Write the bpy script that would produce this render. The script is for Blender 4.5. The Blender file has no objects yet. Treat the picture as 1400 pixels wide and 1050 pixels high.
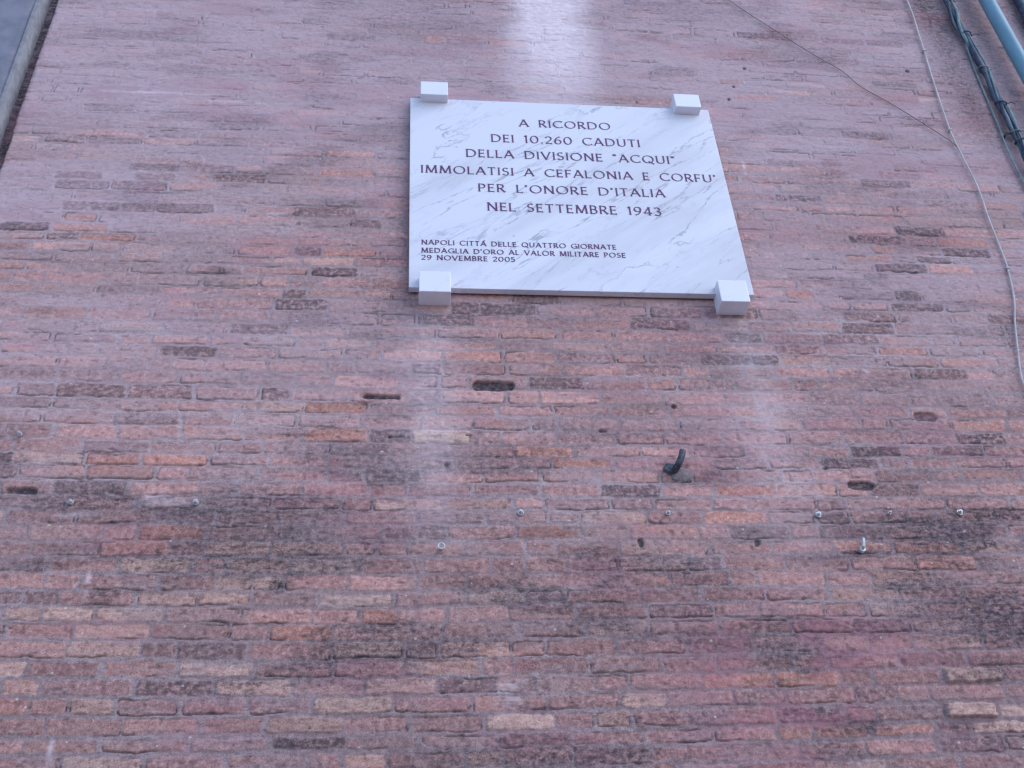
import bpy, bmesh, math
import numpy as np
from mathutils import Matrix, Vector

# ------------------------------------------------------------------ camera, sky, sun, exposure
scene = bpy.context.scene
C = scene.collection

camd = bpy.data.cameras.new('camera')
camd.sensor_width = 36.0
camd.lens = 36.0 * 1450.0 / 1400.0
camd.clip_start = 0.05
camd.clip_end = 2000.0
cam = bpy.data.objects.new('camera', camd)
C.objects.link(cam)
fwd = Vector((0.10412028, 0.79671848, 0.59531389))
upv = Vector((-0.01314398, -0.5974127, 0.80182623))
rgt = Vector((0.99447785, -0.09131116, -0.05173072))
M = Matrix((rgt, upv, -fwd)).transposed().to_4x4()
M.translation = Vector((0.0, -3.86, 1.6))
cam.matrix_world = M
scene.camera = cam

SUN_EL, SUN_AZ = 40.0, 125.0                      # azimuth counted from +Y (the wall) clockwise: behind the viewer's right shoulder
world = bpy.data.worlds.new('World')
scene.world = world
world.use_nodes = True
wn = world.node_tree
for n in list(wn.nodes):
    wn.nodes.remove(n)
wo = wn.nodes.new('ShaderNodeOutputWorld')
wb = wn.nodes.new('ShaderNodeBackground')
ws = wn.nodes.new('ShaderNodeTexSky')
ws.sky_type = 'NISHITA'
ws.sun_disc = False
ws.sun_elevation = math.radians(SUN_EL)
ws.sun_rotation = math.radians(SUN_AZ)
ws.air_density = 1.0
ws.dust_density = 0.5
ws.ozone_density = 4.0
wb.inputs['Strength'].default_value = 0.15
wn.links.new(ws.outputs['Color'], wb.inputs['Color'])
wn.links.new(wb.outputs['Background'], wo.inputs['Surface'])

sd = bpy.data.lights.new('sun', 'SUN')
sd.energy = 0.5
sd.angle = math.radians(40)                       # hazy, soft light: no crisp shadow anywhere on the wall
sd.color = (1.0, 0.95, 0.90)
sun = bpy.data.objects.new('sun', sd)
C.objects.link(sun)
el, az = math.radians(SUN_EL), math.radians(SUN_AZ)
to_sun = Vector((math.sin(az) * math.cos(el), math.cos(az) * math.cos(el), math.sin(el)))
sun.rotation_euler = to_sun.to_track_quat('Z', 'Y').to_euler()

scene.view_settings.view_transform = 'Standard'
scene.view_settings.look = 'None'
scene.view_settings.gamma = 1.0
scene.view_settings.exposure = 1.10
scene.cycles.max_bounces = 6
scene.cycles.filter_width = 1.35                   # an old compact camera is not pixel sharp

# ------------------------------------------------------------------ helpers
rng = np.random.default_rng(19)


def hashgrid(seed):
    return np.random.default_rng(seed).random((256, 256)).astype(np.float32)


_G = {}


def vnoise(x, z, sx, sz, seed):
    """smooth value noise, 0..1; sx, sz are feature sizes in metres"""
    g = _G.setdefault(seed, hashgrid(seed))
    u = x / sx + 37.17
    v = z / sz + 11.53
    iu = np.floor(u).astype(np.int32)
    iv = np.floor(v).astype(np.int32)
    fu = (u - iu).astype(np.float32)
    fv = (v - iv).astype(np.float32)
    fu = fu * fu * (3 - 2 * fu)
    fv = fv * fv * (3 - 2 * fv)
    a = g[iu & 255, iv & 255]
    b = g[(iu + 1) & 255, iv & 255]
    c = g[iu & 255, (iv + 1) & 255]
    d = g[(iu + 1) & 255, (iv + 1) & 255]
    return (a * (1 - fu) + b * fu) * (1 - fv) + (c * (1 - fu) + d * fu) * fv


def fbm(x, z, sx, sz, seed, oct=4, gain=0.5):
    s, amp, tot = 0.0, 1.0, 0.0
    for o in range(oct):
        s = s + amp * vnoise(x, z, sx / 2 ** o, sz / 2 ** o, seed + o)
        tot += amp
        amp *= gain
    return s / tot


def sstep(a, b, x):
    t = np.clip((x - a) / (b - a), 0, 1)
    return t * t * (3 - 2 * t)


def tag(o, label=None, cat=None, group=None, kind=None):
    if label:
        o['label'] = label
    if cat:
        o['category'] = cat
    if group:
        o['group'] = group
    if kind:
        o['kind'] = kind
    return o


def empty(name, loc):
    o = bpy.data.objects.new(name, None)
    o.location = loc
    o.empty_display_size = 0.1
    C.objects.link(o)
    return o


def link_mesh(name, me, mat, parent=None, smooth=False):
    o = bpy.data.objects.new(name, me)
    C.objects.link(o)
    me.materials.append(mat)
    if smooth:
        me.polygons.foreach_set('use_smooth', [True] * len(me.polygons))
    if parent is not None:
        o.parent = parent
        o.matrix_parent_inverse = Matrix.Translation(-parent.location)
    return o


def bm_obj(name, bm, mat, parent=None, smooth=False):
    bmesh.ops.recalc_face_normals(bm, faces=bm.faces)
    me = bpy.data.meshes.new(name)
    bm.to_mesh(me)
    bm.free()
    return link_mesh(name, me, mat, parent, smooth)


def box(bm, x0, x1, y0, y1, z0, z1, bev=0.0, seg=2):
    r = bmesh.ops.create_cube(bm, size=1.0)
    vs = r['verts']
    bmesh.ops.scale(bm, vec=(x1 - x0, y1 - y0, z1 - z0), verts=vs)
    bmesh.ops.translate(bm, vec=((x0 + x1) / 2, (y0 + y1) / 2, (z0 + z1) / 2), verts=vs)
    if bev:
        es = list({e for v in vs for e in v.link_edges})
        bmesh.ops.bevel(bm, geom=es, offset=bev, segments=seg, affect='EDGES', profile=0.6)


def resample(pts, step):
    pts = [Vector(p) for p in pts]
    n = len(pts)
    out = []
    for i in range(n - 1):
        p0 = pts[max(i - 1, 0)]
        p1, p2 = pts[i], pts[i + 1]
        p3 = pts[min(i + 2, n - 1)]
        k = max(2, int((p2 - p1).length / step))
        for j in range(k):
            t = j / k
            out.append(0.5 * ((2 * p1) + (p2 - p0) * t + (2 * p0 - 5 * p1 + 4 * p2 - p3) * t * t
                              + (3 * p1 - p0 - 3 * p2 + p3) * t ** 3))
    out.append(pts[-1])
    return out


def tube(bm, pts, rad, seg=8):
    """rad: number or function of 0..1"""
    n = len(pts)
    rings = []
    ref = Vector((0.31, -0.9, 0.22)).normalized()
    for i, p in enumerate(pts):
        t = (pts[min(i + 1, n - 1)] - pts[max(i - 1, 0)]).normalized()
        a = t.cross(ref).normalized()
        b = t.cross(a).normalized()
        r = rad(i / (n - 1)) if callable(rad) else rad
        rings.append([bm.verts.new(p + a * (r * math.cos(q)) + b * (r * math.sin(q)))
                      for q in [2 * math.pi * k / seg for k in range(seg)]])
    for i in range(n - 1):
        for k in range(seg):
            bm.faces.new((rings[i][k], rings[i][(k + 1) % seg], rings[i + 1][(k + 1) % seg], rings[i + 1][k]))
    bm.faces.new(rings[0])
    bm.faces.new(rings[-1])


# ------------------------------------------------------------------ material helpers
class NT:
    def __init__(self, name):
        self.m = bpy.data.materials.new(name)
        self.m.use_nodes = True
        self.t = self.m.node_tree
        self.b = self.t.nodes['Principled BSDF']

    def n(self, typ, **kw):
        o = self.t.nodes.new(typ)
        for k, v in kw.items():
            setattr(o, k, v)
        return o

    def l(self, a, b):
        self.t.links.new(a, b)

    def coords(self, scale=(1, 1, 1), rot=(0, 0, 0)):
        tc = self.n('ShaderNodeNewGeometry')
        mp = self.n('ShaderNodeMapping')
        mp.inputs['Scale'].default_value = scale
        mp.inputs['Rotation'].default_value = rot
        self.l(tc.outputs['Position'], mp.inputs['Vector'])
        return mp.outputs['Vector']

    def noise(self, vec, scale, detail=4, rough=0.55, dist=0.0):
        o = self.n('ShaderNodeTexNoise')
        o.inputs['Scale'].default_value = scale
        o.inputs['Detail'].default_value = detail
        o.inputs['Roughness'].default_value = rough
        o.inputs['Distortion'].default_value = dist
        self.l(vec, o.inputs['Vector'])
        return o.outputs['Fac']

    def ramp(self, fac, stops, interp='LINEAR'):
        o = self.n('ShaderNodeValToRGB')
        cr = o.color_ramp
        cr.interpolation = interp
        while len(cr.elements) < len(stops):
            cr.elements.new(0.5)
        for e, (p, c) in zip(cr.elements, stops):
            e.position = p
            e.color = (*c, 1) if len(c) == 3 else c
        self.l(fac, o.inputs['Fac'])
        return o.outputs['Color']

    def mix(self, fac, a, b, blend='MIX'):
        o = self.n('ShaderNodeMix', data_type='RGBA', blend_type=blend)
        o.clamp_factor = True
        for val, sock in ((fac, o.inputs[0]), (a, o.inputs[6]), (b, o.inputs[7])):
            if isinstance(val, (int, float)):
                sock.default_value = val
            elif isinstance(val, tuple):
                sock.default_value = (*val, 1)
            else:
                self.l(val, sock)
        return o.outputs[2]

    def math(self, op, a, b=None, c=None, clamp=False):
        o = self.n('ShaderNodeMath', operation=op)
        o.use_clamp = clamp
        for i, v in enumerate((a, b, c)):
            if v is None:
                continue
            if isinstance(v, (int, float)):
                o.inputs[i].default_value = v
            else:
                self.l(v, o.inputs[i])
        return o.outputs[0]

    def rng(self, v, a, b, c=0.0, d=1.0):
        o = self.n('ShaderNodeMapRange')
        o.interpolation_type = 'SMOOTHSTEP'
        o.inputs['From Min'].default_value = a
        o.inputs['From Max'].default_value = b
        o.inputs['To Min'].default_value = c
        o.inputs['To Max'].default_value = d
        self.l(v, o.inputs['Value'])
        return o.outputs['Result']

    def bump(self, h, strength, dist):
        o = self.n('ShaderNodeBump')
        o.inputs['Strength'].default_value = strength
        o.inputs['Distance'].default_value = dist
        self.l(h, o.inputs['Height'])
        self.l(o.outputs['Normal'], self.b.inputs['Normal'])

    def rough(self, v, spec=0.3):
        self.b.inputs['Roughness'].default_value = v
        self.b.inputs['Specular IOR Level'].default_value = spec

    def color(self, s):
        self.l(s, self.b.inputs['Base Color'])


def mat_brick():
    m = NT('weathered_brick')
    s = m.n('ShaderNodeAttribute', attribute_name='surface')     # brick mask, tone, value, crack
    w = m.n('ShaderNodeAttribute', attribute_name='weather_shade')     # soot with painted shade, pale wash, lime streak, mortar whiteness
    ss = m.n('ShaderNodeSeparateColor')
    sw = m.n('ShaderNodeSeparateColor')
    m.l(s.outputs['Color'], ss.inputs[0])
    m.l(w.outputs['Color'], sw.inputs[0])
    brick, tone, value, crack_shade = ss.outputs[0], ss.outputs[1], ss.outputs[2], s.outputs['Alpha']
    soot, wash, streak, white = sw.outputs[0], sw.outputs[1], sw.outputs[2], w.outputs['Alpha']
    v = m.coords()
    n_big = m.noise(v, 9, 4, 0.6)
    n_mid = m.noise(v, 45, 5, 0.65)
    n_fine = m.noise(v, 170, 4, 0.7)
    n_micro = m.noise(v, 430, 3, 0.7)
    n_flat = m.noise(m.coords((1, 1, 3.2)), 22, 5, 0.65)
    # tone of the fired clay
    t2 = m.math('ADD', tone, m.math('MULTIPLY', m.math('SUBTRACT', n_flat, 0.5), 0.42), clamp=True)
    bc = m.ramp(t2, [(0.00, (0.095, 0.068, 0.080)), (0.10, (0.145, 0.096, 0.106)), (0.20, (0.29, 0.170, 0.168)),
                     (0.38, (0.435, 0.225, 0.208)), (0.55, (0.51, 0.265, 0.237)), (0.70, (0.55, 0.288, 0.248)),
                     (0.80, (0.53, 0.232, 0.178)), (0.87, (0.585, 0.325, 0.26)), (0.94, (0.61, 0.385, 0.325)), (1.0, (0.70, 0.49, 0.385))])
    bc = m.mix(m.rng(n_mid, 0.44, 0.66, 0, 0.62), bc, (0.57, 0.365, 0.335))          # worn, lime-bloomed patches
    bc = m.mix(m.rng(n_big, 0.30, 0.48, 0.35, 0), bc, (0.34, 0.185, 0.18))
    val = m.math('ADD', m.math('MULTIPLY', value, 0.40), m.math('MULTIPLY', n_fine, 1.5))
    val = m.math('ADD', val, m.math('ADD', m.math('MULTIPLY', n_micro, 0.9), m.math('MULTIPLY', n_mid, 0.8)))
    val = m.math('ADD', val, -0.745)
    bc = m.mix(1.0, bc, m.ramp(m.math('MULTIPLY', val, 0.5), [(0, (0, 0, 0)), (1, (2, 2, 2))]), 'MULTIPLY')
    mo = m.mix(m.rng(n_mid, 0.35, 0.68), (0.365, 0.262, 0.268), (0.50, 0.365, 0.37))
    mo = m.mix(m.math('MULTIPLY', white, m.rng(n_flat, 0.35, 0.6)), mo, (0.59, 0.47, 0.485))
    mo = m.mix(m.rng(n_fine, 0.42, 0.60, 0.5, 0), mo, (0.25, 0.18, 0.185))
    mo = m.mix(m.rng(n_micro, 0.30, 0.50, 0.35, 0), mo, (0.20, 0.15, 0.165))
    col = m.mix(brick, mo, bc)
    col = m.mix(m.math('MULTIPLY', wash, m.rng(n_flat, 0.28, 0.62, 0.55, 1.0)), col, (0.535, 0.415, 0.475))
    # dark specks in clay and mortar
    vo = m.n('ShaderNodeTexVoronoi')
    vo.inputs['Scale'].default_value = 80
    m.l(m.coords((1, 1, 1.6)), vo.inputs['Vector'])
    sepv = m.n('ShaderNodeSeparateColor')
    m.l(vo.outputs['Color'], sepv.inputs[0])
    rad = m.rng(sepv.outputs[0], 0.80, 1.0, 0.0, 0.30)
    spot = m.math('MULTIPLY', m.math('GREATER_THAN', rad, m.math('ADD', vo.outputs['Distance'], m.math('MULTIPLY', m.math('SUBTRACT', n_fine, 0.5), 0.9))), 0.6)
    col = m.mix(spot, col, (0.10, 0.07, 0.07))
    # soot, dirt and painted shade
    sf = m.math('MULTIPLY', soot, m.rng(m.math('ADD', m.math('MULTIPLY', m.math('ADD', n_flat, n_mid), 0.5), m.math('MULTIPLY', n_fine, 0.35)), 0.42, 0.80, 1.75, 0.55), clamp=True)
    col = m.mix(sf, col, (0.085, 0.066, 0.078))
    st = m.n('ShaderNodeAttribute', attribute_name='stain')
    col = m.mix(m.math('MULTIPLY', st.outputs['Fac'], m.rng(n_flat, 0.35, 0.65, 0.35, 0.85)), col, (0.42, 0.165, 0.215))
    col = m.mix(m.math('MULTIPLY', crack_shade, 0.75), col, (0.045, 0.040, 0.052))  # shade in cracks, holes and pits painted as dark colour
    col = m.mix(m.math('MULTIPLY', streak, m.rng(n_flat, 0.25, 0.65, 0.6, 1.0)), col, (0.86, 0.745, 0.81))
    # small white lime specks
    v2 = m.n('ShaderNodeTexVoronoi')
    v2.inputs['Scale'].default_value = 21
    m.l(m.coords((1, 1, 1.2)), v2.inputs['Vector'])
    sv2 = m.n('ShaderNodeSeparateColor')
    m.l(v2.outputs['Color'], sv2.inputs[0])
    r2 = m.rng(sv2.outputs[1], 0.955, 1.0, 0.0, 0.13)
    col = m.mix(m.math('MULTIPLY', m.math('GREATER_THAN', r2, v2.outputs['Distance']), 0.6), col, (0.68, 0.64, 0.64))
    col = m.mix(1.0, col, (0.955, 0.895, 0.865), 'MULTIPLY')            # one even tint over brick and mortar alike
    m.color(col)
    m.rough(0.92, 0.15)
    h = m.math('ADD', m.math('MULTIPLY', n_fine, 0.6), m.math('SUBTRACT', n_mid, m.math('MULTIPLY', spot, 0.8)))
    m.bump(h, 0.30, 0.004)
    return m.m


def mat_marble(name='white_veined_marble', veins=1.0, base=(0.76, 0.73, 0.80)):
    m = NT(name)
    d = m.coords((1, 1, 1), (0, math.radians(38), 0))
    mp = m.n('ShaderNodeMapping')
    mp.inputs['Scale'].default_value = (0.34, 1, 1.7)
    m.l(d, mp.inputs['Vector'])
    st = mp.outputs['Vector']
    n1 = m.noise(st, 2.0, 8, 0.60, 0.5)
    n2 = m.noise(st, 4.2, 8, 0.62, 0.6)
    cloud = m.noise(st, 1.7, 5, 0.55)
    brk = m.noise(m.coords(), 4, 3, 0.5)
    v1 = m.math('ABSOLUTE', m.math('SUBTRACT', n1, 0.5))
    v2 = m.math('ABSOLUTE', m.math('SUBTRACT', n2, 0.5))
    a = m.math('MULTIPLY', m.rng(v1, 0.0, 0.010, 1, 0), m.rng(brk, 0.42, 0.60, 0.14, 0.85))
    b = m.math('MULTIPLY', m.rng(v2, 0.0, 0.014, 1, 0), m.rng(brk, 0.38, 0.60, 0.45, 0.0))
    col = m.mix(m.rng(cloud, 0.45, 0.68, 0, 0.85 * veins), base, (0.62, 0.585, 0.64))
    col = m.mix(m.math('MULTIPLY', a, veins), col, (0.38, 0.36, 0.42))
    col = m.mix(m.math('MULTIPLY', b, veins), col, (0.46, 0.44, 0.49))
    m.color(col)
    m.rough(0.38, 0.35)
    m.bump(m.noise(m.coords(), 120, 3), 0.08, 0.002)
    return m.m


def mat_simple(name, c0, c1, scale=30, rough=0.6, metal=0.0, bump=0.2, stretch=(1, 1, 1), spec=0.3):
    m = NT(name)
    v = m.coords(stretch)
    n = m.noise(v, scale, 5, 0.62)
    m.color(m.mix(m.rng(n, 0.32, 0.68), c0, c1))
    m.rough(rough, spec)
    m.b.inputs['Metallic'].default_value = metal
    m.bump(n, bump, 0.004)
    return m.m


BRICK = mat_brick()
MARBLE = mat_marble()
BLOCKM = mat_marble('plain_white_marble', 0.12, (0.82, 0.79, 0.85))
LEAD = mat_simple('dark_lead_lettering', (0.10, 0.036, 0.095), (0.17, 0.065, 0.155), 90, 0.55)
PLASTER = mat_simple('grey_pier_plaster', (0.175, 0.175, 0.225), (0.245, 0.235, 0.285), 9, 0.9, bump=0.5)
TRIM = mat_simple('pale_corner_plaster', (0.22, 0.21, 0.23), (0.31, 0.295, 0.31), 22, 0.9, bump=0.5)
PIPEM = mat_simple('light_blue_pipe_paint', (0.14, 0.265, 0.345), (0.18, 0.32, 0.41), 7, 0.45, bump=0.05, stretch=(3, 3, 0.6))
CABLED = mat_simple('dark_rubber_sheath', (0.035, 0.05, 0.085), (0.07, 0.095, 0.14), 24, 0.6)
CABLET = mat_simple('grey_teal_sheath', (0.13, 0.19, 0.21), (0.24, 0.31, 0.32), 18, 0.65)
CABLEW = mat_simple('dusty_white_sheath', (0.46, 0.43, 0.43), (0.60, 0.56, 0.56), 12, 0.6)
WIREM = mat_simple('thin_brown_wire_sheath', (0.20, 0.16, 0.16), (0.28, 0.22, 0.22), 20, 0.7)
IRON = mat_simple('dark_weathered_iron', (0.045, 0.05, 0.07), (0.12, 0.125, 0.15), 60, 0.55, 0.3, 0.5)
GALV = mat_simple('dull_galvanised_steel', (0.40, 0.40, 0.40), (0.68, 0.67, 0.67), 80, 0.42, 0.55, 0.2)
CEMENT = mat_simple('grey_cement_dab', (0.15, 0.12, 0.125), (0.27, 0.21, 0.215), 55, 0.95, 0, 0.8)
PAVE = mat_simple('worn_paving', (0.32, 0.27, 0.245), (0.46, 0.395, 0.355), 3, 0.85, 0, 0.3)

# ------------------------------------------------------------------ ground
bm = bmesh.new()
bmesh.ops.create_grid(bm, x_segments=8, y_segments=8, size=300)
g = bm_obj('pavement', bm, PAVE)
tag(g, kind='structure')

# ------------------------------------------------------------------ the brick wall: one relief mesh
TH = 0.0


def build_wall():
    X = np.concatenate([np.arange(-6.0, -2.55, 0.016), np.arange(-2.55, 4.35, 0.005), np.arange(4.35, 6.6, 0.016)])
    zf = [2.55]
    while zf[-1] < 7.95:
        zf.append(zf[-1] + 0.0035 + 0.0032 * max(0.0, (zf[-1] - 2.55) / 5.4))
    Z = np.concatenate([np.arange(-0.02, 2.55, 0.016), np.array(zf), np.arange(zf[-1] + 0.016, 9.4, 0.016)])
    nx, nz = len(X), len(Z)
    x, z = np.meshgrid(X.astype(np.float32), Z.astype(np.float32))       # shape nz, nx
    # courses are hand laid: they wander, and bow a little across the wall
    bow = -0.0026 * (z - 4.8) * np.clip(x - 0.7, -4, 4) ** 2
    zz = z - bow + 0.016 * (vnoise(x, z, 1.3, 0.5, 5) - 0.5) + 0.008 * (vnoise(x, z, 0.30, 0.12, 6) - 0.5)
    xx = x + 0.010 * (vnoise(x, z, 0.10, 0.05, 7) - 0.5)
    zz = zz + 0.006 * (vnoise(x, z, 0.070, 0.03, 8) - 0.5) + 0.005 * (vnoise(x, z, 0.02, 0.012, 9) - 0.5)
    pitches = np.clip(rng.normal(0.0705, 0.0048, 175), 0.058, 0.082)
    B = np.concatenate([[-0.75], -0.75 + np.cumsum(pitches)])
    row = np.clip(np.searchsorted(B, zz.ravel()) - 1, 0, len(B) - 2).reshape(zz.shape)
    # single bricks picked out on the wall: (x, z, tone, proud)
    special = [(-1.607, 5.782, 0.10, 0), (-1.623, 5.716, 0.09, 0),
               (-1.274, 5.706, 0.10, 0), (-0.874, 5.818, 0.12, 0), (2.257, 5.797, 0.06, 0), (2.599, 5.493, 0.06, 0),
               (0.723, 4.479, 0.12, 0), (1.55, 4.95, 0.12, 0),
               (2.50, 5.25, 0.10, 0), (2.62, 5.05, 0.11, 0), (2.2, 4.15, 0.10, 0), (2.25, 7.24, 0.13, 0), (2.5, 7.2, 0.14, 0),
               (2.65, 7.0, 0.14, 0), (2.75, 5.95, 0.15, 0), (0.62, 4.93, 0.11, 0), (0.35, 4.88, 0.10, 0), (1.15, 4.86, 0.14, 0),
               (1.55, 4.62, 0.12, 0), (-0.55, 4.95, 0.11, 0),
               (2.286, 3.057, 0.99, 0.016), (2.145, 2.948, 0.95, 0.018), (-0.247, 3.029, 0.94, 0.004), (-0.116, 3.097, 0.95, 0.004),
               (-0.204, 3.25, 0.93, 0.003), (0.533, 2.932, 0.98, 0.003), (0.168, 4.18, 0.97, 0.002), (1.703, 3.248, 0.93, 0),
               (-0.5, 3.09, 0.94, 0.004), (-0.45, 2.95, 0.92, 0.004), (-0.7, 3.42, 0.93, 0), (-0.9, 3.56, 0.95, 0), (-0.5, 3.56, 0.92, 0),
               (-1.0, 4.07, 0.81, 0), (-0.85, 3.75, 0.80, 0), (-1.0, 3.68, 0.79, 0), (-0.1, 3.36, 0.80, 0), (-0.25, 3.30, 0.80, 0),
               (-0.3, 2.85, 0.79, 0), (0.7, 4.05, 0.80, 0), (1.5, 3.9, 0.80, 0), (2.2, 3.65, 0.79, 0.002), (2.4, 3.57, 0.78, 0),
               (1.6, 3.07, 0.79, 0), (1.3, 3.07, 0.78, 0), (1.75, 2.85, 0.79, 0), (2.3, 2.85, 0.96, 0),
               (-1.55, 5.47, 0.79, 0), (2.75, 5.35, 0.78, 0), (0.85, 6.6, 0.8, 0), (0.75, 7.05, 0.79, 0)]
    # bricks fired dark, and the redder ones
    sooty = [(2.27, 5.792), (2.89, 5.785), (2.73, 5.575), (2.60, 5.493), (2.98, 5.415), (2.88, 5.348), (2.59, 4.974), (2.44, 4.903), (2.23, 4.832),
             (2.29, 4.773), (1.84, 4.686), (3.12, 4.974), (2.68, 4.568), (2.73, 7.227), (3.00, 7.210), (2.71, 7.083), (2.79, 6.355), (2.82, 6.068),
             (2.73, 5.996), (-1.70, 5.783), (-1.53, 5.802), (-1.18, 5.792), (-0.89, 5.812), (-1.60, 5.712), (-1.28, 5.722), (-1.35, 5.861), (-1.63,
             5.574), (-1.49, 5.580), (-1.28, 5.589), (-1.03, 5.590), (-1.84, 5.412), (-1.70, 5.348), (-1.06, 4.623), (-0.43, 5.526), (-0.19, 5.515),
             (-0.19, 5.458), (-0.48, 5.295), (-0.53, 4.992), (-0.23, 5.138), (0.59, 4.986), (0.37, 4.920), (1.20, 4.904), (1.58, 4.798), (1.72,
             4.613), (1.88, 4.094), (2.04, 4.091), (2.42, 4.165), (2.59, 4.174), (2.29, 3.942), (0.72, 4.479), (-0.56, 4.398), (-0.93, 4.393), (-1.47,
             4.448), (-0.38, 2.884), (1.54, 2.940), (0.88, 2.830), (-0.75, 3.079), (0.50, 2.865)]
    ruddy = [(3.04, 5.493), (2.92, 5.265), (2.52, 5.431), (2.32, 5.344), (2.56, 4.687), (1.98, 5.050), (-1.47, 5.357), (-1.56, 5.423), (-0.36, 4.365),
             (-1.11, 4.069), (-0.15, 4.204), (-0.34, 5.300), (0.71, 4.104), (-0.32, 5.977), (-0.27, 5.825), (0.20, 7.076), (1.95, 6.778), (2.19,
             6.657), (1.50, 3.773), (2.32, 3.644), (1.52, 2.857), (1.90, 2.877), (3.17, 5.740)]
    special += [(a_, b_, 0.09 + 0.11 * rng.random(), 0) for a_, b_ in sooty] + [(a_, b_, 0.73 + 0.07 * rng.random(), 0) for a_, b_ in ruddy]
    spr = []
    for (sx, sz, st, so) in special:
        i = int(np.argmin(abs(X - sx))); j = int(np.argmin(abs(Z - sz)))
        spr.append((int(row[j, i]), float(xx[j, i]), st, so))
    rflat = row.ravel()
    order = np.argsort(rflat, kind='stable')
    cuts = np.searchsorted(rflat[order], np.arange(len(B)))
    zzf, xxf = zz.ravel(), xx.ravel()
    ex, tone, value, off, tilt, low, keep = (np.zeros(x.size, dtype=np.float32) for _ in range(7))
    for k in range(len(B) - 1):
        msk = order[cuts[k]:cuts[k + 1]]
        if not len(msk):
            continue
        xs, cur = [], -7.2 + rng.uniform(0, 0.3)
        while cur < 7.5:
            xs.append(cur)
            q = rng.random()
            cur += (rng.normal(0.275, 0.016) if q < 0.70 else rng.normal(0.142, 0.012) if q < 0.90 else rng.uniform(0.17, 0.24))
        xs = np.array(xs)
        nb = len(xs)
        tn = np.clip(rng.normal(0.49, 0.11, nb), 0.26, 0.72)
        q = rng.random(nb)
        tn = np.where(q < 0.018, rng.uniform(0.08, 0.17, nb), tn)
        tn = np.where((q > 0.018) & (q < 0.08), rng.uniform(0.16, 0.27, nb), tn)
        tn = np.where(q > 0.970, rng.uniform(0.74, 0.82, nb), tn)
        tn = np.where((q > (0.925 if B[k] > 3.75 else 0.80)) & (q < 0.970), rng.uniform(0.87, 0.95, nb), tn)
        vl = rng.random(nb)
        kp = (tn < 0.18) * 0.6
        of = rng.normal(0, 0.0016, nb)
        tl = rng.normal(0, 0.010, nb)
        for (r_, sx, st, so) in spr:
            if r_ == k:
                b_ = int(np.searchsorted(xs, sx) - 1)
                tn[b_] = st
                kp[b_] = 1.0
                of[b_] = so if so else of[b_]
                if so < -0.01:
                    vl[b_] = 0.1
        xv = xxf[msk]; zv = zzf[msk]
        ib = np.clip(np.searchsorted(xs, xv) - 1, 0, nb - 2)
        jh = rng.uniform(0.004, 0.011, nb + 1)
        bj0, bj1 = rng.uniform(0.0050, 0.0085, 2)
        x0 = xs[ib] + jh[ib]; x1 = xs[ib + 1] - jh[ib + 1]
        z0 = B[k] + bj0; z1 = B[k + 1] - bj1
        hw, hh = (x1 - x0) / 2, (z1 - z0) / 2
        r = 0.010
        qx = abs(xv - (x0 + x1) / 2) - hw + r
        qz = abs(zv - (z0 + z1) / 2) - hh + r
        sdf = np.hypot(np.maximum(qx, 0), np.maximum(qz, 0)) + np.minimum(np.maximum(qx, qz), 0) - r
        ex[msk] = sdf
        tone[msk] = tn[ib]; value[msk] = vl[ib]; off[msk] = of[ib]
        keep[msk] = kp[ib]
        tilt[msk] = tl[ib] * (zv - (z0 + z1) / 2)
        low[msk] = (zv - B[k]) / (B[k + 1] - B[k])
    ex, tone, value, off, tilt, low, keep = (a_.reshape(x.shape) for a_ in (ex, tone, value, off, tilt, low, keep))
    sdf = ex + 0.011 * (fbm(x, z, 0.045, 0.022, 20, 3) - 0.5) + 0.009 * (fbm(x, z, 0.5, 0.10, 24, 3) - 0.42)
    brick = sstep(0.0035, -0.0035, sdf)
    # weathering and painted shade fields ----------------------------------------------------------
    topf = sstep(3.6, 6.6, z)
    smear = fbm(x, z, 0.75, 0.20, 30, 4)
    patch = sstep(0.46, 0.66, smear + 0.12 * topf - 0.02)
    leftwash = sstep(0.6, -1.6, x) * sstep(4.4, 6.6, z)
    wash = np.clip(0.16 + 0.34 * topf + 0.30 * patch * (0.35 + 0.65 * topf) + 0.40 * leftwash + 0.20 * (fbm(x, z, 0.5, 0.12, 36, 4) - 0.5), 0.0, 0.85)
    wash *= 0.4 + 0.6 * sstep(2.8, 4.6, z + 0.5 * (fbm(x, z, 0.8, 0.4, 37, 3) - 0.5))
    # bricks in some bands stay crisp in clean joints
    clear = sstep(0.52, 0.66, fbm(x, z, 1.6, 0.45, 33, 3)) * sstep(6.5, 5.9, z)
    wash *= 1 - 0.6 * clear
    wash *= 1 - keep * brick * (0.75 - 0.45 * topf)
    soot = np.zeros_like(x)  # real soot and painted shade share this mask
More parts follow.
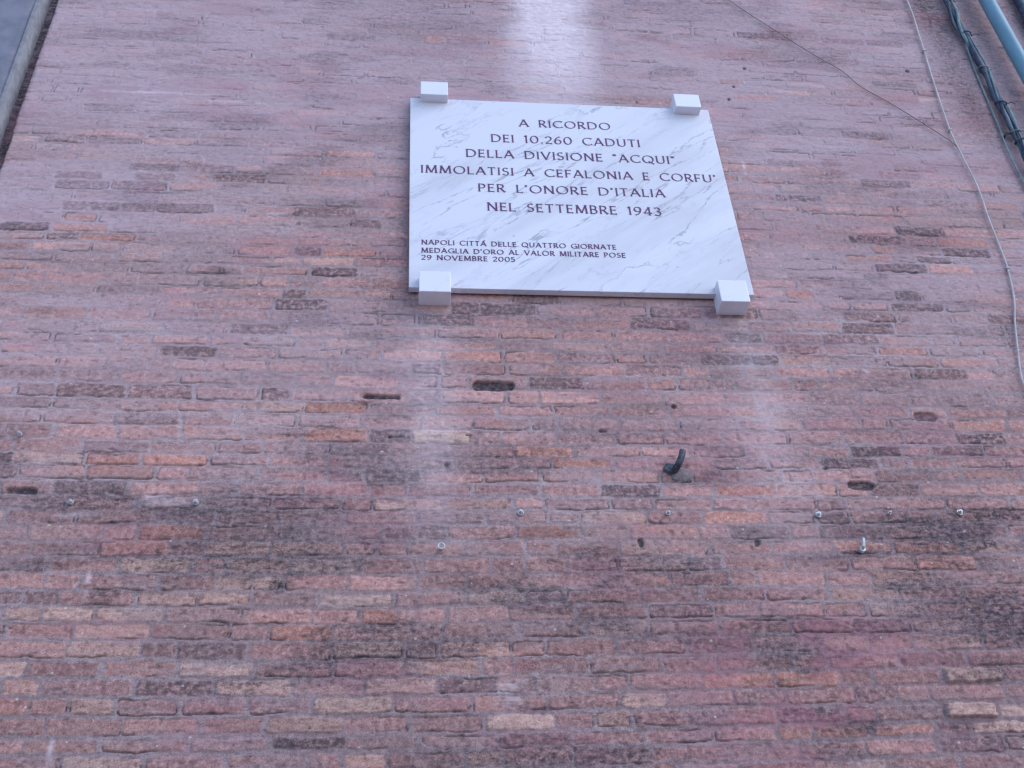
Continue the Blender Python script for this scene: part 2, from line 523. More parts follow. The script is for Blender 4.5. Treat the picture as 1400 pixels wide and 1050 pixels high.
    blobs = [(-0.75, 3.83, 0.95, 0.13, .75), (-0.35, 3.66, 0.60, 0.10, .5), (0.75, 3.48, 0.75, 0.17, .65), (2.40, 3.70, 0.5, 0.14, .9), (2.45, 3.32, 0.4, 0.22, .9), (0.6, 2.80, 0.8, 0.09, .75),
             (-1.114, 3.86, 0.45, 0.07, .85), (-0.732, 3.85, 0.35, 0.08, .75), (-0.35, 3.85, 0.40, 0.10, .45), (-0.133, 3.66, 0.35, 0.10, .6),
             (-0.60, 3.62, 0.25, 0.07, .5), (-0.468, 3.487, 0.06, 0.035, .95), (0.748, 3.478, 0.55, 0.16, .55), (0.985, 3.226, 0.20, 0.06, .7),
             (2.257, 3.77, 0.30, 0.05, .95), (2.571, 3.80, 0.30, 0.05, .95), (2.2, 3.73, 0.2, 0.05, .8), (2.335, 3.58, 0.35, 0.10, .75),
             (2.40, 3.35, 0.35, 0.13, .8), (2.35, 3.10, 0.25, 0.09, .7), (1.763, 2.893, 0.30, 0.05, .8), (1.31, 4.00, 0.14, 0.06, .75),
             (1.22, 4.03, 0.06, 0.05, .9), (0.284, 2.791, 0.35, 0.06, .65), (1.2, 3.50, 0.45, 0.12, .5), (1.05, 2.92, 0.45, 0.05, .6),
             (-1.3, 3.5, 0.5, 0.2, .3), (-1.5, 3.2, 0.3, 0.3, .3), (2.3, 2.86, 0.5, 0.10, .5), (0.3, 3.72, 0.7, 0.05, .45),
             (2.3, 4.05, 0.35, 0.30, .30), (-0.45, 4.20, 0.12, 0.02, .7), (1.8, 3.60, 0.25, 0.04, .6), (1.95, 3.62, 0.12, 0.03, .8),
             (0.5, 4.87, 0.9, 0.06, .35), (1.5, 4.70, 0.3, 0.08, .3), (0.0, 4.93, 0.14, 0.10, .35), (0.0, 5.4, 0.05, 0.5, .35),  # these darken the wall below and left of the plaque as painted shade
             (-0.874, 5.14, 0.05, 0.02, .8), (1.7, 7.45, 0.5, 0.12, .25), (0.1, 7.2, 0.4, 0.35, .25), (2.45, 7.05, 0.4, 0.10, .3)]
    for (bx, bz, rx, rz, s) in blobs:
        dd = ((x - bx) / rx) ** 2 + ((z - bz) / rz) ** 2
        nn = fbm(x, z, 0.22, 0.07, 50, 4)
        soot = np.maximum(soot, s * np.exp(-dd * 0.9) * sstep(0.22, 0.60, nn + 0.12))
    gen = fbm(x, z, 0.55, 0.16, 60, 5)
    soot = np.maximum(soot, 0.66 * sstep(0.49, 0.70, gen) * sstep(4.8, 3.6, z))
    soot = np.maximum(soot, 0.30 * sstep(0.54, 0.74, fbm(x, z, 0.4, 0.10, 66, 5)))
    soot = np.maximum(soot, 0.34 * sstep(4.4, 2.8, z))
    soot = np.maximum(soot, 0.9 * sstep(-2.005, -2.05, x))  # shade of the pier groove, painted dark on top of the recess
    # soft shadows of the bundle and pipe at the right, painted as dark strips
    bundle_shade = np.exp(-(((x - 3.43 - 0.05 * (vnoise(x, z, 9, 0.5, 71) - 0.5)) / 0.12) ** 2)) * sstep(5.7, 6.9, z)
    pipe_shade = np.exp(-(((x - 3.72) / 0.07) ** 2)) * sstep(6.0, 7.0, z)
    conduit_dark = np.exp(-(((x - 4.07) / 0.08) ** 2)) * sstep(7.0, 7.5, z)
    soot = np.maximum(soot, 0.80 * np.maximum(bundle_shade, np.maximum(0.6 * pipe_shade, conduit_dark)) * (0.45 + 0.75 * fbm(x, z, 0.15, 0.25, 73, 4)))
    # lime streak running down to the plaque
    ed = 0.11 * (fbm(x, z, 0.25, 0.45, 80, 4) - 0.5)
    cx_ = 0.895 + 0.03 * np.sin(z * 1.7)
    streak = sstep(0.36, 0.05, np.abs(x + ed - cx_)) * sstep(6.05, 7.25, z)
    streak = 1.5 * streak * (0.60 + 0.9 * fbm(x, z, 0.13, 0.9, 83, 4)) * (0.8 + 0.6 * (fbm(x, z, 0.35, 0.05, 86, 4) - 0.5))
    for (bx, top_) in ((0.13, 4.93), (1.66, 4.91)):
        rr = np.exp(-((x + 0.5 * ed - bx) / 0.13) ** 2) * sstep(3.1, 4.3, z) * sstep(top_ + 0.02, top_ - 0.15, z)
        streak = np.maximum(streak, 0.25 * rr * (0.3 + 1.1 * fbm(x, z, 0.10, 0.45, 84, 4)))
    drips = np.zeros_like(x)
    for (bx, bz, rx, rz, s) in [(-1.05, 3.89, 0.10, 0.012, .5), (-1.30, 3.80, 0.07, 0.01, .5), (-0.95, 3.86, 0.16, 0.02, .35), (1.88, 6.0, 0.01, 0.05, .8),
                                (1.70, 5.45, 0.012, 0.04, .8), (-1.19, 3.50, 0.010, 0.05, .7), (-1.2, 2.87, 0.010, 0.04, .6), (0.42, 3.04, 0.05, 0.05, .4),
                                (-1.4, 6.45, 0.35, 0.012, .5), (-0.9, 6.40, 0.3, 0.012, .4), (-0.65, 5.53, 0.05, 0.012, .5), (2.22, 4.6, 0.012, 0.02, .9)]:
        dd = ((x - bx) / rx) ** 2 + ((z - bz) / rz) ** 2
        drips = np.maximum(drips, s * np.exp(-dd) * sstep(0.30, 0.6, fbm(x, z, 0.07, 0.03, 88, 3)))
    streak = np.maximum(streak, drips)
    # shallow cracks between brick and bed, with shade lines painted in, mostly on the underside edge
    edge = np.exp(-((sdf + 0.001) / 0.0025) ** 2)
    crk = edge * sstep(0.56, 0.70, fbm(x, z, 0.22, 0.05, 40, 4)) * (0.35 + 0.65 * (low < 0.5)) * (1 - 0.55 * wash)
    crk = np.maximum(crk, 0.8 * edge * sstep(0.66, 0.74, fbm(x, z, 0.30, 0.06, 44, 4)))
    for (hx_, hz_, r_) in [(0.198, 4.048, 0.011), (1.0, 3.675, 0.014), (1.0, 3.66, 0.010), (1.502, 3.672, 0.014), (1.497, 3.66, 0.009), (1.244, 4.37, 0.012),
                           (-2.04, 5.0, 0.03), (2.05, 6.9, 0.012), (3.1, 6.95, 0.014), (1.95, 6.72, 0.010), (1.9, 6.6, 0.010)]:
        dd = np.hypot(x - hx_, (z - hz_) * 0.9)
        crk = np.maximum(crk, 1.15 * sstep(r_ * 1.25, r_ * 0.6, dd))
    # put-log slots and lost brick faces
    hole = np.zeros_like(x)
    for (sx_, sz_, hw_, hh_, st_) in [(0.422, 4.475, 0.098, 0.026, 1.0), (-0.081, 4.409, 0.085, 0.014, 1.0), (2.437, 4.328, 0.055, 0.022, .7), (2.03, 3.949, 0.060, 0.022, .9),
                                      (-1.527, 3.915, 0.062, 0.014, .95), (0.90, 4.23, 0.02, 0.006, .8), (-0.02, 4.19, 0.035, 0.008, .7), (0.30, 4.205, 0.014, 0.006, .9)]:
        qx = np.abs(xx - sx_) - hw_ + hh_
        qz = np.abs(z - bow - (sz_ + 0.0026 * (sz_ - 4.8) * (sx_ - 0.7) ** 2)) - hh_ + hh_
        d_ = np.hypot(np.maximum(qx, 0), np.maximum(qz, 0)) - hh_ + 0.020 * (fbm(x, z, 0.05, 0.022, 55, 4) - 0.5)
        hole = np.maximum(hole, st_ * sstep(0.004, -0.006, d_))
    soot = np.maximum(soot, 0.95 * hole)  # dark inside of the slots painted over a shallow recess
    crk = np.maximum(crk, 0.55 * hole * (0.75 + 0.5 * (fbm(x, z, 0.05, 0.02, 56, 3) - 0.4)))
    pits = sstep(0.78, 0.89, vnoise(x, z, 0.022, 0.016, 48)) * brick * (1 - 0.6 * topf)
    # relief -----------------------------------------------------------------------
    depth = 0.0022 * (0.25 + 1.1 * sstep(0.35, 0.65, fbm(x, z, 0.5, 0.18, 46, 3))) * (1 - 0.65 * wash)
    hb = off * (1 - 0.5 * wash) + tilt * 0.5 - 0.002 * sstep(0.5, 0.75, fbm(x, z, 0.08, 0.04, 47, 4)) + 0.0022 * (fbm(x, z, 0.025, 0.018, 49, 2) - 0.5)
    hm = -depth + 0.0040 * (fbm(x, z, 0.04, 0.03, 51, 3) - 0.5)
    h = hm * (1 - brick) + hb * brick
    h = h - 0.009 * crk - 0.012 * hole - 0.0025 * pits + 0.012 * (fbm(x, z, 1.4, 0.8, 52, 2) - 0.5)
    # open groove where the brickwork meets the plastered pier
    gro = sstep(-2.030, -2.055, x + 0.012 * (fbm(x, z, 0.2, 0.2, 53, 3) - 0.5))
    h = h - 0.075 * gro
    # flat bed behind the plaque and its blocks
    fx = sstep(-0.01, 0.04, x) * sstep(1.78, 1.73, x) * sstep(5.0, 5.04, z) * sstep(6.46, 6.42, z)
    h = h * (1 - fx) - 0.004 * fx
    co = np.stack([x, -h, z], axis=-1).reshape(-1, 3).astype(np.float32)
    idx = (np.arange(nz - 1)[:, None] * nx + np.arange(nx - 1)[None, :]).ravel()
    quads = np.stack([idx, idx + 1, idx + nx + 1, idx + nx], axis=-1).astype(np.int32)
    # give the wall thickness: a back skin joined to the rim
    n0 = len(co)
    rim = np.concatenate([np.arange(nx), np.arange(1, nz) * nx + nx - 1, (nz - 1) * nx + np.arange(nx - 2, -1, -1), np.arange(nz - 2, 0, -1) * nx])
    back = co[rim].copy(); back[:, 1] = 0.55
    co = np.concatenate([co, back])
    m_ = len(rim); a = np.arange(m_)
    sides = np.stack([rim, n0 + a, n0 + (a + 1) % m_, rim[(a + 1) % m_]], axis=-1).astype(np.int32)
    quads = np.concatenate([quads, sides])
    me = bpy.data.meshes.new('brick_wall')
    nq = len(quads)
    me.vertices.add(len(co)); me.vertices.foreach_set('co', co.ravel())
    me.loops.add(nq * 4); me.loops.foreach_set('vertex_index', quads.ravel())
    me.polygons.add(nq)
    me.polygons.foreach_set('loop_start', np.arange(nq, dtype=np.int32) * 4)
    me.polygons.foreach_set('use_smooth', np.ones(nq, dtype=bool))
    me.update(calc_edges=True)
    white = sstep(0.45, 0.65, fbm(x, z, 0.6, 0.2, 90, 3)) * (1 - 0.6 * np.clip(soot, 0, 1))

    def att(name, chans):
        at = me.attributes.new(name, 'FLOAT_COLOR', 'POINT')
        buf = np.zeros((len(co), 4), dtype=np.float32)
        for c, ch in enumerate(chans):
            buf[:n0, c] = np.clip(ch, 0, 1).ravel()
            buf[n0:, c] = 0.5
        at.data.foreach_set('color', buf.ravel())
    cover = sstep(0.47, 0.62, fbm(x, z, 0.30, 0.045, 95, 4) + 0.10 * topf + 0.05 * (wash - 0.4))
    seam = np.exp(-((x - 0.075 - 0.05 * (vnoise(x, z, 9, 0.12, 98) - 0.5)) / 0.03) ** 2) * sstep(4.0, 3.7, z)
    cover = np.maximum(cover, 0.9 * seam)
    bshow = brick * (1 - cover * (0.50 + 0.30 * topf) * (1 - 0.85 * keep))
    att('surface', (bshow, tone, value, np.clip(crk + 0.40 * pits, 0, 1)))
    att('weather_shade', (soot, wash, streak, white))
    rose = 1.3 * np.exp(-(((x - 1.62) / 0.50) ** 2 + ((z - 3.05) / 0.32) ** 2)) * sstep(0.30, 0.58, fbm(x, z, 0.3, 0.12, 97, 4))
    rose = np.maximum(rose, 0.35 * sstep(0.58, 0.72, fbm(x, z, 0.5, 0.2, 99, 4)))
    at = me.attributes.new('stain', 'FLOAT', 'POINT')
    buf = np.zeros(len(co), dtype=np.float32)
    buf[:n0] = np.clip(rose * 0.8, 0, 0.68).ravel()
    at.data.foreach_set('value', buf)
    o = link_mesh('brick_wall', me, BRICK)
    tag(o, 'tall weathered wall of mauve and red old bricks with sooty patches behind the marble plaque', 'wall')


build_wall()

# ------------------------------------------------------------------ plastered pier at the left end of the brickwork
pier = empty('plaster_pier', (-3.0, 0.0, 0.0))
tag(pier, 'grey plastered pier at the upper left, beside the brick edge', 'pier')


def pier_face(name, x0, x1, y, mat, amp, seed):
    bm = bmesh.new()
    nx_, nz_ = max(6, int((x1 - x0) / 0.04)), 230
    xs = np.linspace(x0, x1, nx_); zs = np.linspace(0.0, 9.3, nz_)
    xg, zg = np.meshgrid(xs, zs)
    hh = amp * (fbm(xg, zg, 0.25, 0.25, seed, 4) - 0.5)
    xe = xg.copy()
    xe[:, -1] += 0.014 * (fbm(xg[:, -1], zg[:, -1], 0.22, 0.22, seed + 9, 3) - 0.5)
    grid = [[bm.verts.new((xe[j, i], y - hh[j, i], zg[j, i])) for i in range(nx_)] for j in range(nz_)]
    for j in range(nz_ - 1):
        for i in range(nx_ - 1):
            bm.faces.new((grid[j][i], grid[j][i + 1], grid[j + 1][i + 1], grid[j + 1][i]))
    for i_ in (0, nx_ - 1):                                   # returns into the wall
        back = [bm.verts.new((xe[j, i_], 0.2, zg[j, i_])) for j in range(nz_)]
        for j in range(nz_ - 1):
            bm.faces.new((grid[j][i_], grid[j + 1][i_], back[j + 1], back[j]))
    tb = [bm.verts.new((xe[-1, i], 0.2, zg[-1, i])) for i in range(nx_)]
    for i in range(nx_ - 1):
        bm.faces.new((grid[-1][i], grid[-1][i + 1], tb[i + 1], tb[i]))
    return bm_obj(name, bm, mat, pier, True)


pier_face('pier_face', -6.0, -2.136, -0.030, PLASTER, 0.012, 120)
pier_face('corner_strip', -2.1365, -2.110, -0.034, TRIM, 0.008, 140)

# ------------------------------------------------------------------ memorial plaque
plq = empty('memorial_plaque', (0.884, 0.0, 5.02))
tag(plq, 'white grey-veined marble memorial plaque with dark capital lettering, held by four small blocks', 'plaque')
bm = bmesh.new()
box(bm, 0.031, 1.736, -0.045, -0.008, 5.0215, 6.437, 0.003)
bm_obj('slab', bm, MARBLE, plq)
for (x0, x1, z0, z1) in ((0.087, 0.239, 6.404, 6.516), (1.528, 1.676, 6.388, 6.500), (0.079, 0.230, 4.949, 5.078), (1.540, 1.685, 4.928, 5.066)):
    bm = bmesh.new()
    box(bm, x0, x1, -0.100, 0.02, z0, z1, 0.004)
    bm_obj('mounting_block', bm, BLOCKM, plq)


# capitals drawn as humanist strokes: thick stems, thin bars, flared ends
def arc(cx, cy, rx, ry, a0, a1, n=14):
    return [(cx + rx * math.cos(math.radians(a0 + (a1 - a0) * i / n)), cy + ry * math.sin(math.radians(a0 + (a1 - a0) * i / n))) for i in range(n + 1)]


G = {
    'A': (.80, [[(.02, 0), (.40, 1)], [(.40, 1), (.78, 0)], [(.17, .34), (.63, .34)]]),
    'B': (.60, [[(.08, 0), (.08, 1)], [(.08, .97), (.28, .97)] + arc(.28, .745, .22, .225, 90, -90) + [(.08, .52)],
                [(.08, .52), (.30, .52)] + arc(.30, .275, .25, .245, 90, -90) + [(.08, .03)]]),
    'C': (.84, [arc(.52, .5, .46, .48, 48, 312, 22)]),
    'D': (.84, [[(.08, 0), (.08, 1)], [(.08, .97), (.30, .97)] + arc(.32, .5, .46, .47, 90, -90, 18) + [(.08, .03)]]),
    'E': (.54, [[(.08, 0), (.08, 1)], [(.08, .96), (.50, .96)], [(.08, .52), (.45, .52)], [(.08, .04), (.52, .04)]]),
    'F': (.52, [[(.08, 0), (.08, 1)], [(.08, .96), (.50, .96)], [(.08, .50), (.44, .50)]]),
    'G': (.88, [arc(.52, .5, .46, .48, 48, 330, 22), [(.84, .02), (.84, .44)], [(.60, .44), (.90, .44)]]),
    'I': (.18, [[(.09, 0), (.09, 1)]]),
    'L': (.52, [[(.08, 0), (.08, 1)], [(.08, .04), (.51, .04)]]),
    'M': (.98, [[(.08, 0), (.14, 1)], [(.14, 1), (.49, .08)], [(.49, .08), (.84, 1)], [(.84, 1), (.90, 0)]]),
    'N': (.82, [[(.09, 0), (.09, 1)], [(.09, .98), (.73, .02)], [(.73, 0), (.73, 1)]]),
    'O': (.98, ['loop', arc(.49, .5, .44, .48, 90, 450, 30)]),
    'P': (.58, [[(.08, 0), (.08, 1)], [(.08, .97), (.28, .97)] + arc(.28, .71, .25, .26, 90, -90) + [(.08, .45)]]),
    'Q': (.98, ['loop', arc(.49, .5, .44, .48, 90, 450, 30), [(.52, .22), (.96, -.12)]]),
    'R': (.66, [[(.08, 0), (.08, 1)], [(.08, .97), (.28, .97)] + arc(.28, .73, .24, .24, 90, -90) + [(.08, .49)], [(.28, .49), (.64, 0)]]),
    'S': (.56, [arc(.29, .745, .21, .225, 40, 250, 14) + arc(.27, .27, .23, .245, 75, -150, 14)]),
    'T': (.66, [[(.33, 0), (.33, 1)], [(.02, .96), (.64, .96)]]),
    'U': (.78, [[(.09, 1), (.09, .34)] + arc(.39, .32, .30, .30, 180, 360, 14) + [(.69, 1)]]),
    'V': (.78, [[(.02, 1), (.39, 0)], [(.39, 0), (.76, 1)]]),
    '.': (.20, [[(.06, .05), (.15, .05)]]),
    "'": (.18, [[(.09, 1.0), (.07, .78)]]),
    '`': (.0, [[(-.52, 1.22), (-.36, 1.10)]]),
    '"': (.30, [[(.08, 1.0), (.07, .80)], [(.20, 1.0), (.19, .80)]]),
    '0': (.72, ['loop', arc(.36, .5, .31, .48, 90, 450, 26)]),
    '1': (.30, [[(.17, 0), (.17, 1)], [(.17, .98), (.04, .84)]]),
    '2': (.60, [arc(.29, .70, .24, .27, 160, -35, 14) + [(.06, .05)], [(.05, .04), (.57, .04)]]),
    '3': (.56, [arc(.25, .74, .22, .23, 140, -90, 14), arc(.25, .27, .26, .25, 90, -140, 14)]),
    '4': (.66, [[(.46, 0), (.46, 1)], [(.46, 1), (.04, .28)], [(.04, .28), (.64, .28)]]),
    '5': (.56, [[(.50, .96), (.14, .96)], [(.14, .96), (.11, .56)], [(.11, .56)] + arc(.25, .30, .27, .28, 80, -140, 14)]),
    '6': (.62, ['loop', arc(.31, .30, .26, .28, 90, 450, 22), [(.06, .33), (.10, .62), (.28, .88), (.50, 1.0)]]),
    '9': (.62, ['loop', arc(.31, .70, .26, .28, 90, 450, 22), [(.56, .67), (.52, .38), (.34, .12), (.12, 0)]]),
}


def pen(dx, dy):
    a = math.atan2(dy, dx)
    return 0.106 + 0.036 * math.cos(2 * (a - math.radians(108)))


def ribbon(bm, pts, loop, ox, oz, sx, sz, y, yb, weight):
    P = [Vector((p[0], p[1])) for p in pts]
    if loop:
        P = P[:-1]
    else:
        d0 = (P[0] - P[1]); d1 = (P[-1] - P[-2])
        if d0.length > 0.16:
            P.insert(1, P[0] - d0.normalized() * 0.05)
        if d1.length > 0.16:
            P.insert(len(P) - 1, P[-1] - d1.normalized() * 0.05)
    n = len(P)
    L, Rr = [], []
    for i in range(n):
        a = P[(i - 1) % n] if (loop or i > 0) else P[i]
        b = P[(i + 1) % n] if (loop or i < n - 1) else P[i]
        t = (b - a).normalized()
        nn = Vector((-t.y, t.x))
        w = pen(t.x, t.y) * weight * 0.5
        if not loop and i in (0, n - 1):
            w = max(w * 1.8, 0.112)
        L.append(P[i] + nn * w); Rr.append(P[i] - nn * w)

    def v(p, yy):
        return bm.verts.new((ox + p.x * sx, yy, oz + p.y * sz))
    lt = [v(p, y) for p in L]; rt = [v(p, y) for p in Rr]
    lb = [v(p, yb) for p in L]; rb = [v(p, yb) for p in Rr]
    m_ = n if loop else n - 1
    for i in range(m_):
        j = (i + 1) % n
        bm.faces.new((lt[i], rt[i], rt[j], lt[j]))
        bm.faces.new((lt[i], lt[j], lb[j], lb[i]))
        bm.faces.new((rt[i], rb[i], rb[j], rt[j]))
    if not loop:
        bm.faces.new((lt[0], lb[0], rb[0], rt[0]))
        bm.faces.new((lt[-1], rt[-1], rb[-1], lb[-1]))


BREAK = ['break']


def text_line(s, x0, x1, z0, cap, track, space, weight):
    adv, items = 0.0, []
    for ch in s:
        if ch == ' ':
            adv += space
            items.append((adv, BREAK))
            continue
        w, st = G[ch]
        items.append((adv, st))
        adv += w + (track if w else 0)
    adv -= track
    sx = (x1 - x0) / adv
    bm = bmesh.new()
    for (o, st) in items + [(None, [])]:
        if st is BREAK or o is None:
            bm_obj('inscription_word', bm, LEAD, plq)
            bm = None if o is None else bmesh.new()
            continue
        loop = False
        k = 0
        for sk in st:
            if sk == 'loop':
                loop = True
                continue
            ribbon(bm, sk, loop, x0 + o * sx, z0, sx, cap, -0.0464 - 0.0003 * k, -0.0440, weight)
            loop = False
            k += 1
    return sx


for (s, x0, x1, z0, cap, tr, sp, w) in [
    ('A RICORDO', .632, 1.143, 6.227, .058, .20, .74, 1.0),
    ('DEI 10.260 CADUTI', .471, 1.295, 6.092, .060, .20, .74, 1.0),
    ('DELLA DIVISIONE "ACQUI"', .331, 1.475, 5.964, .060, .20, .74, 1.0),
    ("IMMOLATISI A CEFALONIA E CORFU'", .090, 1.682, 5.828, .058, .20, .74, 1.0),
    ("PER L'ONORE D'ITALIA", .388, 1.381, 5.699, .058, .20, .74, 1.0),
    ('NEL SETTEMBRE 1943', .430, 1.341, 5.559, .060, .20, .74, 1.0),
    ('NAPOLI CITTA` DELLE QUATTRO GIORNATE', .093, 1.073, 5.307, .031, .20, .62, 1.2),
    ("MEDAGLIA D'ORO AL VALOR MILITARE POSE", .092, 1.115, 5.252, .031, .20, .62, 1.2),
    ('29 NOVEMBRE 2005', .092, .553, 5.204, .031, .20, .62, 1.2),
]:
    k = text_line(s, x0, x1, z0, cap, tr, sp, w)
    print('text', s[:12], 'x scale %.4f cap %.4f' % (k, cap))

# ------------------------------------------------------------------ bolts left in the wall
GB = 'old bolts left in the brick wall'


def bolt(x, z, label, r=0.011, stick=0.022):
    r = r * 0.66
    bm = bmesh.new()
    bmesh.ops.create_cone(bm, cap_ends=True, segments=18, radius1=r * 1.6, radius2=r * 1.5, depth=0.004,
                          matrix=Matrix.Translation((x, -0.008, z)) @ Matrix.Rotation(math.radians(90), 4, 'X'))
    bmesh.ops.create_cone(bm, cap_ends=True, segments=6, radius1=r * 1.15, radius2=r * 1.05, depth=0.012,
                          matrix=Matrix.Translation((x, -0.016, z)) @ Matrix.Rotation(math.radians(90), 4, 'X'))
    tube(bm, [Vector((x, 0.03, z)), Vector((x, -0.01, z)), Vector((x, -stick - 0.006, z - 0.001))], r * 0.55, 10)
    o = bm_obj('anchor_bolt', bm, GALV)
    tag(o, label, 'bolt', GB)
    return o


bolt(-0.826, 3.855, 'bright steel bolt in the sooty band on the left, near the bluish lime smear', 0.013)
bolt(-1.315, 3.854, 'dull steel bolt leftmost in the long row of bolts', 0.010)
bolt(0.506, 3.808, 'steel bolt in the row, up and to the right of the ring bolt', 0.013)
bolt(1.135, 3.805, 'small steel bolt in the row just below the iron hook', 0.010)
bolt(1.794, 3.798, 'steel bolt in the row, first one right of the iron hook', 0.013)
bolt(2.437, 3.809, 'bright steel bolt rightmost in the row, on the black sooty bricks', 0.013)
bolt(2.115, 3.805, 'smallest grey bolt between the two right-hand bolts of the row', 0.007)
bolt(-1.584, 4.182, 'lone small grey bolt near the left picture edge, above the sooty band', 0.009)

# open socket ring below the row
bm = bmesh.new()
ring = [Vector((0.171 + 0.0125 * math.cos(a), -0.022, 3.645 + 0.0125 * math.sin(a))) for a in np.linspace(0, 2 * math.pi, 25)]
tube(bm, ring, 0.0042, 8)
tube(bm, [Vector((0.171, 0.02, 3.645 + 0.004)), Vector((0.171, -0.020, 3.6335))], 0.006, 8)
o = bm_obj('ring_bolt', bm, GALV)
tag(o, 'steel ring bolt with an open dark eye, below the row of bolts left of centre', 'ring bolt')
# bent pin
bm = bmesh.new()
tube(bm, resample([(1.944, 0.02, 3.632), (1.944, -0.025, 3.630), (1.946, -0.034, 3.640), (1.951, -0.036, 3.668)], 0.008), 0.0075, 8)
bmesh.ops.create_cone(bm, cap_ends=True, segments=6, radius1=0.017, radius2=0.014, depth=0.014,
                      matrix=Matrix.Translation((1.944, -0.014, 3.628)) @ Matrix.Rotation(math.radians(90), 4, 'X'))
o = bm_obj('bent_pin', bm, GALV, None, False)
tag(o, 'bent steel pin with a nut, sticking up from the wall at lower right', 'pin')

# ------------------------------------------------------------------ iron hook
hook = empty('iron_hook', (1.207, 0.0, 4.03))
tag(hook, 'dark iron hook bent upwards from a cement dab in the bricks', 'hook')
bm = bmesh.new()
pts = resample([(1.196, 0.03, 4.025), (1.196, -0.020, 4.020), (1.200, -0.055, 4.020), (1.208, -0.068, 4.034), (1.216, -0.073, 4.052), (1.224, -0.075, 4.080)], 0.008)
tube(bm, pts, lambda t: 0.017 - 0.003 * t, 12)
bm_obj('hook_bar', bm, IRON, hook, True)
bm = bmesh.new()
r = bmesh.ops.create_cone(bm, cap_ends=True, segments=14, radius1=0.030, radius2=0.022, depth=0.010,
                          matrix=Matrix.Translation((1.176, -0.010, 4.028)) @ Matrix.Rotation(math.radians(90), 4, 'X'))
for v in bm.verts:
    v.co.x += 0.006 * math.sin(v.co.z * 190)
bm_obj('hook_plate', bm, IRON, hook)
bm = bmesh.new()
bmesh.ops.create_icosphere(bm, subdivisions=4, radius=1.0)
for v in bm.verts:
    c = v.co.copy()
    n_ = float(fbm(np.array([c.x + c.y * .7]), np.array([c.z + c.y * .4]), .5, .5, 160, 4)[0]) - 0.5
    s_ = 1 + 0.55 * n_
    v.co = Vector((1.222 + c.x * 0.050 * s_, 0.002 + c.y * 0.012 * s_, 3.998 + c.z * 0.036 * s_))
bm_obj('cement_dab', bm, CEMENT, hook, True)

# ------------------------------------------------------------------ cables, wire, pipe at the right
white = [(3.309, 7.761), (3.273, 7.261), (3.229, 6.816), (3.196, 6.385), (3.2, 6.149), (3.208, 5.905), (3.189, 5.655), (3.181, 5.477),
         (3.169, 5.279), (3.128, 5.058), (3.079, 4.91), (3.028, 4.72), (2.986, 4.538), (3.0, 4.38), (3.05, 4.2), (3.06, 3.9)]
cw = empty('white_cable', (3.2, 0, 4.0))
tag(cw, 'thin white cable hanging in a loose curve down the right side of the wall', 'cable')
bm = bmesh.new()
tube(bm, resample([(3.31, -0.014, 9.0)] + [(a, -0.012, b) for a, b in white], 0.04), 0.0050, 8)
bm_obj('sheath', bm, CABLEW, cw, True)
for (a, b) in ((3.196, 6.385), (3.169, 5.279), (3.262, 7.15)):
    bm = bmesh.new()
    box(bm, a - 0.010, a + 0.010, -0.021, 0.01, b - 0.005, b + 0.005, 0.002)
    bm_obj('cable_clip', bm, CABLEW, cw)

thin = [(1.93, 7.78), (2.058, 7.611), (2.187, 7.447), (2.361, 7.237), (2.512, 7.061), (2.662, 6.905), (2.742, 6.762), (2.877, 6.626), (3.009, 6.479), (3.165, 6.292), (3.192, 6.24)]
bm = bmesh.new()
tube(bm, resample([(1.45, -0.012, 8.35)] + [(a, -0.012, b) for (a, b) in thin], 0.05), 0.0027, 6)
tag(bm_obj('thin_wire', bm, WIREM, None, True), 'thin dark wire slanting down across the upper right bricks to the white cable', 'wire')

# dark bundle of cables
cb = empty('cable_bundle', (3.58, 0, 5.0))
tag(cb, 'dark twisted bundle of old cables running down beside the blue pipe', 'cable bundle')
core = [(3.565, 9.1), (3.572, 7.739), (3.570, 7.5), (3.563, 7.397), (3.583, 7.129), (3.584, 6.872), (3.586, 6.64), (3.585, 6.437), (3.58, 6.229), (3.574, 5.932), (3.57, 5.0), (3.56, 3.0), (3.56, 0.3)]
cp = resample([(a, -0.035, b) for a, b in core], 0.03)
for k, (mt, r_, ro, ph, fr) in enumerate([(CABLED, 0.017, 0.014, 0.0, 5.1), (CABLED, 0.014, 0.018, 2.1, 5.1), (CABLET, 0.013, 0.022, 4.2, 5.1), (CABLET, 0.009, 0.028, 0.9, 3.3), (CABLED, 0.008, 0.030, 3.6, 4.2)]):
    bm = bmesh.new()
    wob = [Vector((p.x + 0.75 * ro * math.cos(fr * p.z + ph) + 0.006 * math.sin(13 * p.z + k * 2) + (0.008 if mt is CABLET else -0.006),
                   p.y + 0.55 * ro * math.sin(fr * p.z + ph), p.z)) for p in cp]
    tube(bm, wob, r_ * 0.8, 8)
    bm_obj('cable_strand', bm, mt, cb, True)
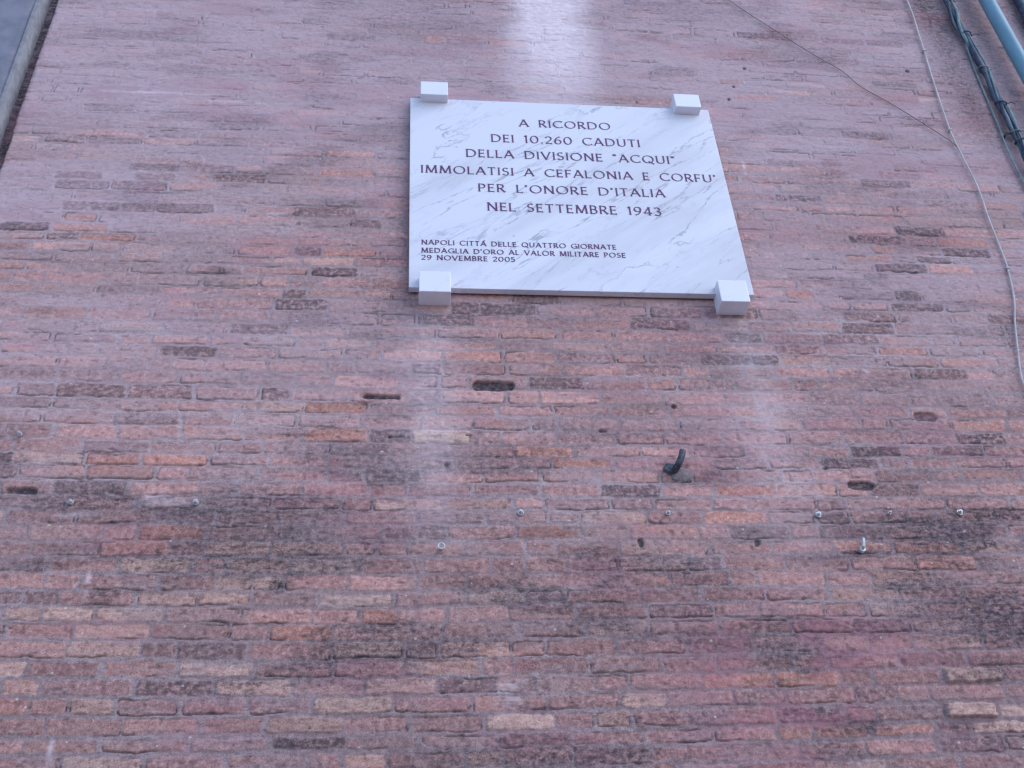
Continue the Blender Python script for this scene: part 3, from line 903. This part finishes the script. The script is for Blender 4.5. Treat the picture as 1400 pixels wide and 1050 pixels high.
for i, zt in enumerate((8.4, 7.66, 7.30, 6.95, 6.62, 6.36, 6.28, 5.9, 5.4, 4.9)):
    bm = bmesh.new()
    xc = 3.582
    ringp = [Vector((xc + 0.031 * math.cos(a), -0.036 + 0.026 * math.sin(a), zt + 0.012 * math.cos(a + i))) for a in np.linspace(0, 2 * math.pi, 17)]
    tube(bm, ringp, 0.0045, 6)
    tube(bm, resample([ringp[0], ringp[0] + Vector((0.03, -0.012, 0.012)), ringp[0] + Vector((0.052, -0.01, -0.004 + 0.02 * (i % 2)))], 0.012), 0.0026, 6)
    bm_obj('wire_tie', bm, CABLET if i % 2 else CABLED, cb, True)
bm = bmesh.new()
tube(bm, [Vector((3.525, 0.02, 6.352)), Vector((3.525, -0.03, 6.350))], 0.008, 8)
tube(bm, [Vector((3.525, -0.028, 6.350)), Vector((3.582, -0.034, 6.362))], 0.006, 8)
bm_obj('wall_hook', bm, IRON, cb, True)

bm = bmesh.new()
tube(bm, resample([(3.56, -0.03, 7.25), (3.545, -0.014, 7.0), (3.532, -0.012, 6.744), (3.516, -0.012, 6.436), (3.497, -0.012, 6.176), (3.501, -0.012, 5.931), (3.50, -0.012, 5.2), (3.48, -0.012, 3.0), (3.48, -0.012, 0.2)], 0.05), 0.0055, 8)
tag(bm_obj('loose_cable', bm, CABLET, None, True), 'slim grey-green cable hanging just left of the dark cable bundle', 'cable')

# blue downpipe with collars
dp = empty('drain_pipe', (3.80, 0, 0.1))
tag(dp, 'light blue painted downpipe in the upper right corner', 'pipe')
bm = bmesh.new()
tube(bm, [Vector((3.811 + 0.002 * math.sin(zv * 3), -0.085, zv)) for zv in np.linspace(9.3, 0.05, 60)], 0.045, 28)
bm_obj('pipe_shaft', bm, PIPEM, dp, True)
for zt in (8.3, 6.2, 4.1, 2.0):
    bm = bmesh.new()
    tube(bm, [Vector((3.811, -0.085, zt + q)) for q in (-0.022, -0.02, 0.02, 0.022)], 0.052, 28)
    box(bm, 3.795, 3.827, -0.045, 0.02, zt - 0.015, zt + 0.015)
    bm_obj('pipe_collar', bm, PIPEM, dp, False)

# dark conduit past the pipe
bm = bmesh.new()
tube(bm, resample([(4.10, -0.035, 9.2), (4.092, -0.035, 7.85), (4.082, -0.04, 7.6), (4.07, -0.035, 7.35), (4.06, -0.035, 6.0), (4.06, -0.035, 3.0), (4.06, -0.035, 0.1)], 0.05), 0.030, 12)
tag(bm_obj('dark_conduit', bm, CABLED, None, True), 'dark blue-black conduit at the far top right corner, beyond the blue pipe', 'conduit')
